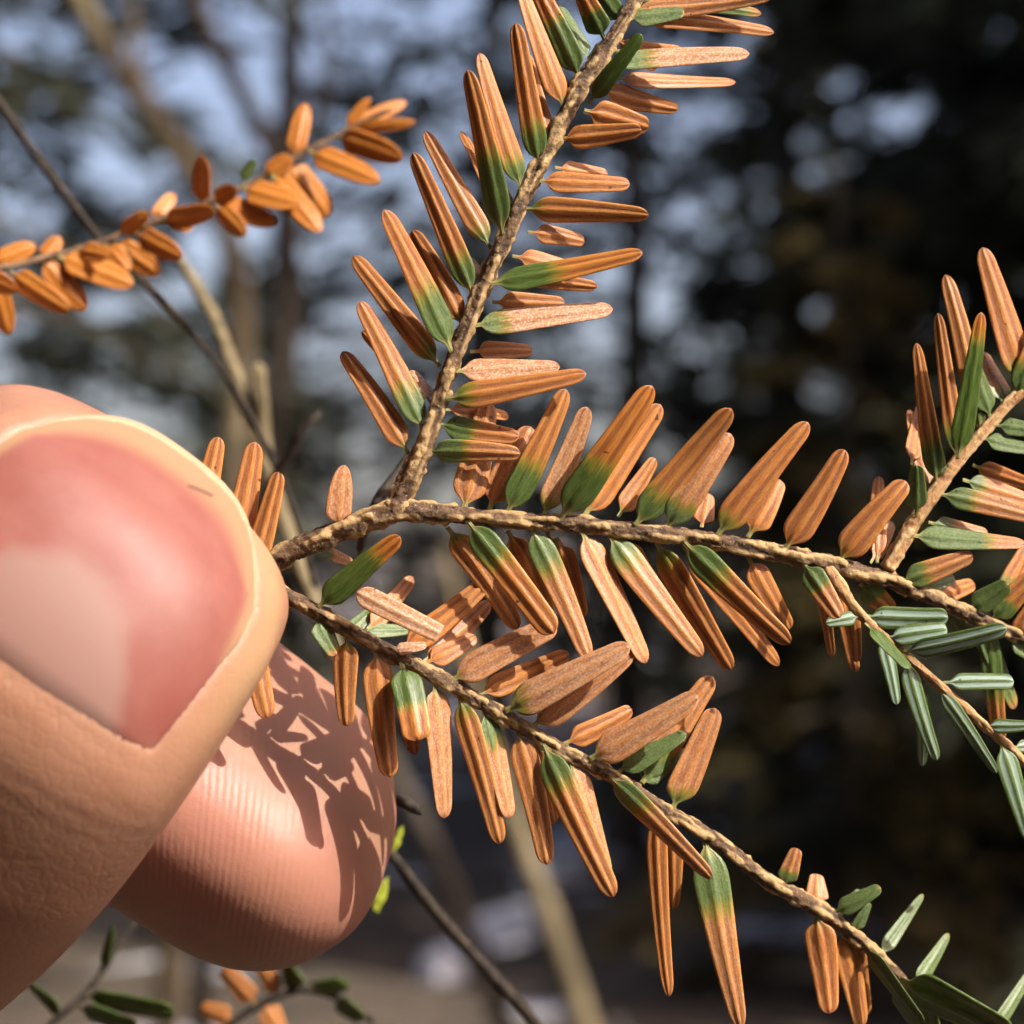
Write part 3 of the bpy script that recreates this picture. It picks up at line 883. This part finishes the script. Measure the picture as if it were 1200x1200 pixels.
NT_NEW = [
    ((1008, 722), (968, 730), 18, 1.3, 'm', dict(band=.8)), ((1012, 722), (1111, 724), 27, 1.3, 'm', dict(band=.9, taper=.12)), ((1036, 748), (1110, 738), 25, 1.3, 'm', dict(band=.85, taper=.2)), ((1058, 764), (1180, 736), 24, 1.3, 'f', dict(band=.95, taper=.2)),
    ((1104, 800), (1188, 799), 20, 1.3, 'm', dict(band=.9, taper=.15)), ((1032, 742), (1051, 826), 19, 1.3, 'm', dict(band=.8)), ((1060, 770), (1098, 891), 23, 1.3, 'm', dict(band=.6)), ((1083, 800), (1081, 898), 17, 1.3, 'b', dict(band=.6)),
    ((1098, 804), (1168, 906), 18, 1.3, 'm', dict(band=.5)), ((1172, 868), (1207, 985), 28, 1.3, 'm', dict(band=.6)), ((1152, 850), (1215, 850), 18, 1.3, 'm', dict(band=.8)), ((1014, 730), (1066, 784), 17, 1.4, 'F', dict(white=0, roll=.95)),
    ((994, 706), (1004, 776), 20, .2, 'b', {}), ((1184, 876), (1230, 872), 16, 1.3, 'b', dict(band=.8)),
]
NT_RIGHT = [
    ((1074, 606), (1074, 545), 25, 1.2, 'f', dict(white=.2)), ((1098, 570), (1074, 402), 24, .30, 'm', dict(taper=.75)), ((1122, 540), (1099, 367), 22, .2, 'b', dict(taper=.6)), ((1150, 510), (1108, 322), 28, .25, 'b', dict(taper=.6)),
    ((1122, 538), (1150, 366), 27, .82, 'F', dict(white=0)), ((1162, 492), (1136, 415), 26, .9, 'm', dict(white=.2)), ((1200, 452), (1151, 290), 38, .14, 'm', dict(taper=.75)), ((1178, 476), (1150, 412), 32, .3, 'b', dict(white=.6)),
    ((1102, 566), (1097, 515), 17, 1.1, 'm', dict(white=.3)), ((1068, 545), (1079, 476), 22, .0, 'c', {}), ((1090, 580), (1066, 480), 22, .1, 'c', {}), ((1128, 562), (1212, 588), 25, .3, 'b', {}), ((1107, 584), (1220, 608), 27, .34, 'm', dict(white=.3)), ((1088, 612), (1158, 626), 22, .4, 'b', dict(white=.3)),
    ((1072, 630), (1202, 637), 27, .68, 'm', dict(white=.4, taper=.75)), ((1148, 512), (1215, 528), 22, 1.0, 'm', dict(white=.4)), ((1165, 498), (1225, 508), 22, .8, 'm', dict(white=.3)), ((1140, 545), (1215, 570), 22, .1, 'c', {}), ((1190, 468), (1225, 370), 30, .4, 'm', {}),
]
R1 = random.Random(21)
for tw, pts, lst in ((tt, TT, NT_TOP), (tm, TM, NT_MAIN), (tl, TL, NT_LOW), (ts, TS, NT_NEW), (tr_, TR, NT_RIGHT)):
    for (b, t, w, g, lay, kw) in lst:
        add_needle(tw, pts, b, t, w, g, lay, rng=R1, **kw)

# a broken needle lying across the lower twig
NB = P(418, 694, -1.5)
NTP = P(516, 743, -1.9)
v, f, uv = needle_mesh(NB, NTP, 27 * MMPX * 1e-3, 0.15, 0.02, 0.0, 0.25, 0.05, 0.1, 0.0, True, seg=14)
v = [q for q in v]
bn = link('fallen_needle', mesh('fallen_needle', v, f, M_NEEDLE, uvs=[(a, 0.3 + b * 0.6) for a, b in uv]), NB)
bn.color = (0, .75, 0, 1)
tag(bn, 'loose broken needle with painted silvery sheen lying across the lower twig', 'needle')

# ------------------------------------------------------------------ blurred twigs behind
def bg_twig(label, pts, mat, needles=(), seed=9, rough=0.1, name='hemlock_twig', cat='twig', rng=None):
    me, base = twig_mesh('stem', pts, mat, seed, rough=rough, sides=12, step=0.0006)
    e = link(name, None, base)
    tag(e, label, cat)
    e.empty_display_size = 0.01
    link('stem', me, base, e)
    for (b, t, w, g, lay, kw) in needles:
        add_needle(e, pts, b, t, w, g, lay, rng=rng or random.Random(seed), **kw)
    return e


B1 = [(-60, 325, 34, 8), (10, 312, 36, 8), (60, 300, 38, 8), (120, 283, 40, 8), (190, 256, 41, 8), (250, 235, 41, 8), (300, 212, 42, 7), (350, 182, 42, 7), (400, 156, 43, 6), (440, 136, 43, 6), (462, 128, 43, 4)]
o_ = dict(white=.0)
B1N = [((48, 302), (101, 363), 29), ((10, 318), (82, 364), 28), ((-10, 322), (10, 392), 30), ((68, 300), (156, 334), 31), ((-10, 310), (42, 288), 24), ((30, 306), (26, 283), 18), ((48, 303), (70, 277), 22), ((130, 284), (187, 322), 30),
       ((158, 272), (214, 301), 28), ((122, 286), (152, 318), 24), ((140, 276), (174, 249), 19), ((178, 262), (204, 227), 19), ((188, 260), (252, 246), 26), ((236, 242), (237, 182), 24), ((250, 238), (277, 220), 22), ((258, 236), (323, 262), 28),
       ((252, 240), (288, 276), 24), ((284, 220), (352, 238), 32), ((308, 208), (342, 184), 24), ((334, 190), (385, 253), 36), ((318, 205), (376, 272), 30), ((344, 186), (358, 121), 25), ((362, 178), (445, 213), 30), ((394, 160), (472, 186), 30),
       ((408, 152), (476, 119), 20), ((414, 150), (487, 143), 16), ((404, 152), (434, 114), 14), ((200, 255), (226, 268), 22), ((90, 292), (128, 300), 24), ((-30, 318), (20, 340), 26)]
R2 = random.Random(5)
bg_twig('blurred twig of all orange needles pointing up past the thumb', B1, M_BARK_OLD,
        [(b, t, w, 0.0, R2.choice('fmb'), dict(white=.0, band=1.0, taper=.18, tipr=.38)) for (b, t, w) in B1N] + [((282, 212), (297, 186), 13, 1.2, 'm', {})], 9, rng=R2)
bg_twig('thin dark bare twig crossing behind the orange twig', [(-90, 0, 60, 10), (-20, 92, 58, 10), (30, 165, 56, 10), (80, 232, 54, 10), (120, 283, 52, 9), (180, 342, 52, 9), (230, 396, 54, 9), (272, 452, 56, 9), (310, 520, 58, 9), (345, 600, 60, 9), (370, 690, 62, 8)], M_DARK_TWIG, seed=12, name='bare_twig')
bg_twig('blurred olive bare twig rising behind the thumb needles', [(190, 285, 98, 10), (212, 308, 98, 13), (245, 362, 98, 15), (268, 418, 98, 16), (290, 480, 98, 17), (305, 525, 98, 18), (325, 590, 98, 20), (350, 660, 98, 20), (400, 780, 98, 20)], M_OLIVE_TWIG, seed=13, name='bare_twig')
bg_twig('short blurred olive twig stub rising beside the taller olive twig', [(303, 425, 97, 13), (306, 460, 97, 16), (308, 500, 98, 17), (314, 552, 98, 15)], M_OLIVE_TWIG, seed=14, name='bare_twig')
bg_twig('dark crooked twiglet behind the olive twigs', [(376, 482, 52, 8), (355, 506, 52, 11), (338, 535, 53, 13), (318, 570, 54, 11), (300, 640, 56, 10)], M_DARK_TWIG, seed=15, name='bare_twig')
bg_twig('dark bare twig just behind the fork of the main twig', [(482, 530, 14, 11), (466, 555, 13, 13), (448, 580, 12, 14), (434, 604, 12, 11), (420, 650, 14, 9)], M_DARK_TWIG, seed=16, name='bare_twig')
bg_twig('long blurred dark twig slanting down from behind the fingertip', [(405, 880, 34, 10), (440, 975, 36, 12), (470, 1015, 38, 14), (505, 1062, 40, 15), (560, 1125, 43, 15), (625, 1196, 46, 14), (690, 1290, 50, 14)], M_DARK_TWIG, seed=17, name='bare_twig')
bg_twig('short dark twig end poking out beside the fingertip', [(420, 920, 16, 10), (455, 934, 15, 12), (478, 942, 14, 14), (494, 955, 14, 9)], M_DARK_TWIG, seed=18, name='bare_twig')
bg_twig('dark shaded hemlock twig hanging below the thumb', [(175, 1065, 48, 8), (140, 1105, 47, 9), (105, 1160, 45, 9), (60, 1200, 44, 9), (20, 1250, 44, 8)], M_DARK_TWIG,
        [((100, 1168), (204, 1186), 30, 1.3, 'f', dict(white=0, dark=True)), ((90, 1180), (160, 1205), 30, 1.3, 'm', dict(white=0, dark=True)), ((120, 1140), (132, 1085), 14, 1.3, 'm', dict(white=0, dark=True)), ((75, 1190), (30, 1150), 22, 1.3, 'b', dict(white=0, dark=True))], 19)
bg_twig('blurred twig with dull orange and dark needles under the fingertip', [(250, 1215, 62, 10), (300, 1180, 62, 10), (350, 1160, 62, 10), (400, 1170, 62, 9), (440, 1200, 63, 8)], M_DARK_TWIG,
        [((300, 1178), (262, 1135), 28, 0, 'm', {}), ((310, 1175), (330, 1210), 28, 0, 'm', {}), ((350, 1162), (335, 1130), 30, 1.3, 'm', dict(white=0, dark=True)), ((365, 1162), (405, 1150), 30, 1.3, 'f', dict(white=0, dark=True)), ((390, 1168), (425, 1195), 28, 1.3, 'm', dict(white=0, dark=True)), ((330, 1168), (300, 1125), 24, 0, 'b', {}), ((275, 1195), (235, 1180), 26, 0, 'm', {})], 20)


def lichen(label, x, y, dep, w, h, seed):
    """a crinkled tuft of lichen"""
    bm = bmesh.new()
    bmesh.ops.create_icosphere(bm, subdivisions=4, radius=1)
    for v_ in bm.verts:
        n_ = v_.co.normalized()
        k = 1 + 0.45 * noise.noise(n_ * 2.2 + Vector((seed, 0, 0))) + 0.3 * noise.noise(n_ * 5 + Vector((0, seed, 0)))
        v_.co = Vector((n_.x * w, n_.y * w * 0.5, n_.z * h)) * k * MMPX * 0.5e-3
    me = bpy.data.meshes.new('lichen_tuft')
    bm.to_mesh(me)
    bm.free()
    me.materials.append(M_LICHEN)
    o = link('lichen_tuft', me, P(x, y, dep))
    o.rotation_euler = (0, R_(20), 0)
    tag(o, label, 'lichen')


lichen('bright yellow green lichen tuft behind the lower side of the fingertip', 446, 1050, 37.5, 14, 46, 1)
lichen('small yellow green lichen fleck behind the upper side of the fingertip', 466, 984, 35.5, 9, 34, 5)

# ------------------------------------------------------------------ the hand
def loft(st, side_hint, n_ring=44, n_len=90, expo=2.3):
    """st: (Vector centre, half width mm, half thickness mm); returns verts, faces and the axis samples"""
    q, L = catmull([(*s[0], s[1] * 1e-3, s[2] * 1e-3) for s in st], n_len)
    verts, faces, ax = [], [], []
    for i in range(n_len):
        p = Vector(q[i, :3])
        a = (Vector(q[min(i + 1, n_len - 1), :3]) - Vector(q[max(i - 1, 0), :3])).normalized()
        s = (side_hint - a * side_hint.dot(a)).normalized()
        n = s.cross(a).normalized()
        if n.dot(-FWD) < 0: n = -n
        A, B = max(q[i, 3], 1e-5), max(q[i, 4], 1e-5)
        ax.append((p, a, s, n, A, B, L * i / (n_len - 1)))
        for k in range(n_ring):
            th = 2 * math.pi * k / n_ring
            c, sn = math.cos(th), math.sin(th)
            verts.append(p + s * (A * math.copysign(abs(c) ** (2 / expo), c)) + n * (B * math.copysign(abs(sn) ** (2 / expo), sn)))
    for i in range(n_len - 1):
        for k in range(n_ring):
            k2 = (k + 1) % n_ring
            faces.append((i * n_ring + k, i * n_ring + k2, (i + 1) * n_ring + k2, (i + 1) * n_ring + k))
    faces.append(tuple(range(n_ring))[::-1])
    faces.append(tuple(range((n_len - 1) * n_ring, n_len * n_ring)))
    return verts, faces, ax


def tip_round(s, r, p=2.2):
    """half-size near a rounded end: 0 at s = 0, 1 from s = r on"""
    k = min(1.0, s / r)
    return (1 - (1 - k) ** p) ** (1 / p)


def stations(axis, widths, thicks, rw, rt, pw=2.2, pt=2.2):
    """axis: list of Vectors; widths / thicks: (mm along, half mm)"""
    q, L = catmull([tuple(p) for p in axis], 120)
    Lm = L * 1000
    out = []
    for s in list(np.linspace(0, 1, 9) ** 2 * 8) + list(np.linspace(10, Lm, 24)):
        k = s / Lm * 119
        j = min(118, int(k))
        p = Vector(q[j, :3]).lerp(Vector(q[j + 1, :3]), k - j)
        w = np.interp(s, [a for a, b in widths], [b for a, b in widths]) * max(0.03, tip_round(s, rw, pw))
        t = np.interp(s, [a for a, b in thicks], [b for a, b in thicks]) * max(0.03, tip_round(s, rt, pt))
        out.append((p, w, t))
    return out


SIDE_T = (RIGHT * 0.75 - UP * 0.66)
SIDE_F = (RIGHT * -0.46 - UP * 0.88 - FWD * 1.25)
thumb_axis = [P(184, 562, -4.6), P(134, 624, -8.8), P(76, 698, -12.4), P(8, 784, -13.2), P(-75, 888, -9.6), P(-220, 1062, -0.5), P(-427, 1310, 10), P(-590, 1500, 16), P(-900, 1850, 25), P(-1250, 2100, 32)]
thumb_st = stations(thumb_axis, [(0, 10.8), (4, 11.7), (9, 12.2), (15, 12.7), (24, 13.4), (32, 13.6), (45, 12.4), (62, 14.5), (85, 18), (130, 19)],
                    [(0, 5.4), (6, 6.3), (12, 7.2), (20, 8.2), (30, 9.0), (45, 9.2), (62, 11), (85, 14), (130, 15)], 5.2, 6.0, 2.5, 2.0)
tv, tf, t_ax = loft(thumb_st, SIDE_T, expo=2.35, n_len=220)
finger_axis = [P(430, 1056, 12.4), P(364, 1006, 11.0), P(294, 950, 10.4), P(113, 820, 11.6), P(-100, 664, 15), P(-300, 560, 23), P(-420, 580, 30), P(-640, 790, 38), P(-900, 1050, 40), P(-1250, 1700, 38), P(-1500, 2150, 34)]
finger_st = stations(finger_axis, [(0, 9.2), (8, 10.2), (16, 10.9), (24, 10.8), (35, 10.0), (48, 10.6), (70, 11.5), (95, 13), (150, 15)],
                     [(0, 6.8), (8, 7.6), (16, 8.0), (24, 7.7), (35, 7.6), (48, 9.2), (70, 10.5), (95, 13), (150, 14)], 9.0, 8.0, 2.2, 2.0)
fv, ff, f_ax = loft(finger_st, SIDE_F, expo=2.9, n_len=240)

hv, hf = [], []


def add_part(v, f):
    b = len(hv)
    hv.extend(v)
    hf.extend([tuple(b + i for i in q) for q in f])


add_part(tv, tf)
add_part(fv, ff)
SIDE_O = (FWD * 0.8 + RIGHT * 0.3)
# middle, ring and little finger curled into the palm, then palm and wrist
for (ax, r) in [([P(-560, 1010, 26), P(-520, 900, 34), P(-470, 760, 44), P(-520, 660, 54), P(-700, 760, 60), P(-980, 1060, 60), P(-1300, 1650, 52), P(-1540, 2150, 42)], 9.6),
                ([P(-640, 1120, 36), P(-590, 1010, 46), P(-560, 880, 58), P(-620, 790, 70), P(-800, 880, 77), P(-1080, 1150, 76), P(-1380, 1700, 64), P(-1570, 2180, 48)], 9.2),
                ([P(-740, 1230, 50), P(-690, 1130, 60), P(-680, 1020, 71), P(-740, 950, 82), P(-900, 1030, 90), P(-1180, 1290, 90), P(-1430, 1800, 74), P(-1600, 2220, 54)], 8.0)]:
    st = stations(ax, [(0, r * .85), (12, r * .95), (60, r), (100, r * 1.35), (160, r * 1.4)], [(0, r * .7), (12, r * .8), (60, r * .95), (100, r * 1.4), (160, r * 1.5)], 7, 7)
    v, f, _ = loft(st, SIDE_O, n_ring=28, n_len=110, expo=2.1)
    add_part(v, f)
pa = [P(-820, 1120, 55), P(-1020, 1300, 56), P(-1250, 1750, 48), P(-1500, 2150, 38), P(-1720, 2500, 36), P(-2300, 3500, 40), P(-3000, 4700, 50)]
st = stations(pa, [(0, 30), (30, 36), (60, 36), (90, 28), (110, 26), (300, 38)], [(0, 11), (40, 14), (90, 19), (110, 19), (300, 32)], 12, 10)
v, f, _ = loft(st, FWD, n_ring=40, n_len=120, expo=2.2)
add_part(v, f)

hand_base = P(-1500, 2150, 36)
raw = bpy.data.meshes.new('hand_raw')
raw.from_pydata([tuple(Vector(v) - hand_base) for v in hv], [], hf)
tmp = bpy.data.objects.new('hand_raw', raw)
COL.objects.link(tmp)
m1 = tmp.modifiers.new('remesh', 'REMESH')
m1.mode = 'VOXEL'
m1.voxel_size = 0.00042
m1.use_smooth_shade = True
m2 = tmp.modifiers.new('smooth', 'SMOOTH')
m2.factor = 0.5
m2.iterations = 30
dg = bpy.context.evaluated_depsgraph_get()
hand_me = bpy.data.meshes.new_from_object(tmp.evaluated_get(dg))
bpy.data.objects.remove(tmp)
hand_me.name = 'hand'

NV = len(hand_me.vertices)
co = np.empty(NV * 3)
hand_me.vertices.foreach_get('co', co)
co = co.reshape(-1, 3) + np.array(hand_base)
no = np.empty(NV * 3)
hand_me.vertices.foreach_get('normal', no)
no = no.reshape(-1, 3)


def local_coords(ax, maxlen, sel):
    """axis coordinates (mm) of the selected points: along, across, towards the viewer"""
    A = [a for a in ax if a[6] < maxlen]
    m = len(A)
    q = np.linspace(0, m - 1, m * 8)
    fine = lambda M: np.stack([np.interp(q, np.arange(m), M[:, c]) for c in range(M.shape[1])], axis=1)
    p, tan, sd, nn = (fine(np.array([tuple(a[c]) for a in A])) for c in range(4))
    sl = np.interp(q, np.arange(m), np.array([a[6] for a in A]))
    best = np.full(len(sel), 1e9)
    idx = np.zeros(len(sel), dtype=int)
    X = co[sel]
    for j in range(len(p)):
        d = ((X - p[j]) ** 2).sum(1)
        k = d < best
        best[k] = d[k]
        idx[k] = j
    r = X - p[idx]
    along = np.where(idx == 0, (r * tan[idx]).sum(1), 0.0)
    return (sl[idx] + along) * 1e3, (r * sd[idx]).sum(1) * 1e3, (r * nn[idx]).sum(1) * 1e3


def sstep(x, a, b):
    t = np.clip((x - a) / (b - a), 0, 1)
    return t * t * (3 - 2 * t)


# thumb: bed of the nail, folds round it, wrinkles over the joint
NAIL_W, NAIL_L0, NAIL_L1, NAIL_X = 8.9, 2.0, 15.6, 0.9


def nail_half(s):
    return NAIL_W * np.minimum(1.0, 0.74 * np.cbrt(np.maximum(0.0, s - NAIL_L0) / 3.0))


near = np.where(np.linalg.norm(co - np.array(P(85, 705, -14)), axis=1) < 0.034)[0]
s_, x_, y_ = local_coords(t_ax, 0.045, near)
xc = (x_ - NAIL_X) / NAIL_W
smid = (NAIL_L0 + NAIL_L1) / 2
# signed distance-like measure of the nail outline (mm): negative inside
prox = s_ - (NAIL_L1 - 0.6 * xc ** 2)
lat = np.abs(x_ - NAIL_X) - nail_half(s_)
dn = np.maximum(prox, lat)
front = sstep(y_, 0.5, 3.0)
fold = 0.26 * np.exp(-((dn - 1.2) / 1.4) ** 2) * front * sstep(s_, 1.5, 6.0)
bed = -0.40 * sstep(-dn, -0.1, 0.6) * front * sstep(s_, 1.0, 3.5)
co[near] += no[near] * ((fold + bed) * 1e-3)[:, None]
blanch = np.zeros(NV)
b1 = np.exp(-((dn - 1.6) / 1.5) ** 2) * sstep(x_, 3.0, 7.5) * sstep(s_, 17, 9)
b2 = sstep(s_, 4.5, 1.0) * 0.35 * sstep(x_, -6.0, 2.0)
blanch[near] = np.clip(b1 + b2, 0, 1)

# index finger: pad flattened a little where the thumb presses, papillary ridges
pad = np.zeros(NV)
ridge = np.zeros(NV)
nf = np.where(np.linalg.norm(co - np.array(P(330, 950, 8)), axis=1) < 0.030)[0]
s2, x2, y2 = local_coords(f_ax, 0.040, nf)
on_thumb = np.zeros(NV, dtype=bool)
# points nearer the thumb axis than the finger axis belong to the thumb
tp = np.array([a[0] for a in t_ax if a[6] < 0.05])
dt = np.min(np.linalg.norm(co[nf][:, None, :] - tp[None, ::6, :], axis=2), axis=1)
mine = (np.hypot(x2, y2) < dt * 1e3 + 1.0) & (s2 > -1)
pad[nf] = np.where(mine, sstep(y2, -2.5, 1.5), 0)
rp = (co[nf] - np.array(P(330, 950, 8))) * 1e3
ry = rp @ np.array(UP)
ridge[nf] = rp @ np.array(RIGHT) + 0.012 * (ry - 3) ** 2
hand_me.vertices.foreach_set('co', (co - np.array(hand_base)).ravel())
for nm, arr in (('pad', pad), ('ridge', ridge), ('blanched', blanch)):
    at = hand_me.attributes.new(nm, 'FLOAT', 'POINT')
    at.data.foreach_set('value', arr.astype(np.float32))
hand_me.materials.clear()
hand_me.materials.append(M_SKIN)
hand_me.polygons.foreach_set('use_smooth', [True] * len(hand_me.polygons))
hand_me.update()
hand = link('hand', hand_me, hand_base)
tag(hand, 'bare hand pinching the hemlock sprig between thumb and index fingertip', 'hand')


def ax_at(ax, smm):
    s = smm * 1e-3
    for i in range(len(ax) - 1):
        if ax[i + 1][6] >= s:
            k = (s - ax[i][6]) / max(1e-9, ax[i + 1][6] - ax[i][6])
            f = lambda a, b: a + (b - a) * k
            return tuple(f(ax[i][j], ax[i + 1][j]) for j in range(6))
    return ax[-1][:6]


def nail_point(u, v, lift):
    """u -1..1 across, v 0 at the free edge .. 1 at the cuticle"""
    s0 = NAIL_L0 + 3.0 * (abs(u) / 0.74) ** 3
    s1 = NAIL_L1 + 0.7 - 0.6 * u * u
    s = s0 + (s1 - s0) * v
    p, a, sd, n, A, B = ax_at(t_ax, s)
    q, a3, sd3, n3, A3, B3 = ax_at(t_ax, max(4.2, s))
    x = (u * NAIL_W + NAIL_X) * 1e-3
    y = B3 * max(0.0, 1 - abs(x / (A3 * 1.02)) ** 2.35) ** (1 / 2.35)
    if s < 4.2:
        y -= (4.2 - s) * 0.22e-3
    y += 0.10e-3 + lift - 1.10e-3 * float(sstep(np.array(v), .93, 1.0)) - 0.25e-3 * abs(u) ** 6
    return p + sd * x + n * y


NU, NVv = 34, 30
vs, fs, uvs = [], [], []
for layer in (0, 1):
    for j in range(NVv + 1):
        for i in range(NU + 1):
            u = -1 + 2 * i / NU
            u = math.copysign(1 - (1 - abs(u)) ** 1.3, u)
            vs.append(nail_point(u, j / NVv, 0.0 if layer == 0 else -0.0005) - hand_base)
            uvs.append((u, j / NVv))
S = (NVv + 1) * (NU + 1)
for j in range(NVv):
    for i in range(NU):
        k = j * (NU + 1) + i
        fs.append((k, k + NU + 1, k + NU + 2, k + 1))
        fs.append((S + k, S + k + 1, S + k + NU + 2, S + k + NU + 1))
rim = [i for i in range(NU + 1)] + [j * (NU + 1) + NU for j in range(1, NVv + 1)] + [NVv * (NU + 1) + i for i in range(NU - 1, -1, -1)] + [j * (NU + 1) for j in range(NVv - 1, 0, -1)]
for q in range(len(rim)):
    a_, b_ = rim[q], rim[(q + 1) % len(rim)]
    fs.append((a_, b_, S + b_, S + a_))
nail = link('thumb_nail', mesh('thumb_nail', vs, fs, M_NAIL, uvs=uvs), hand_base, hand)
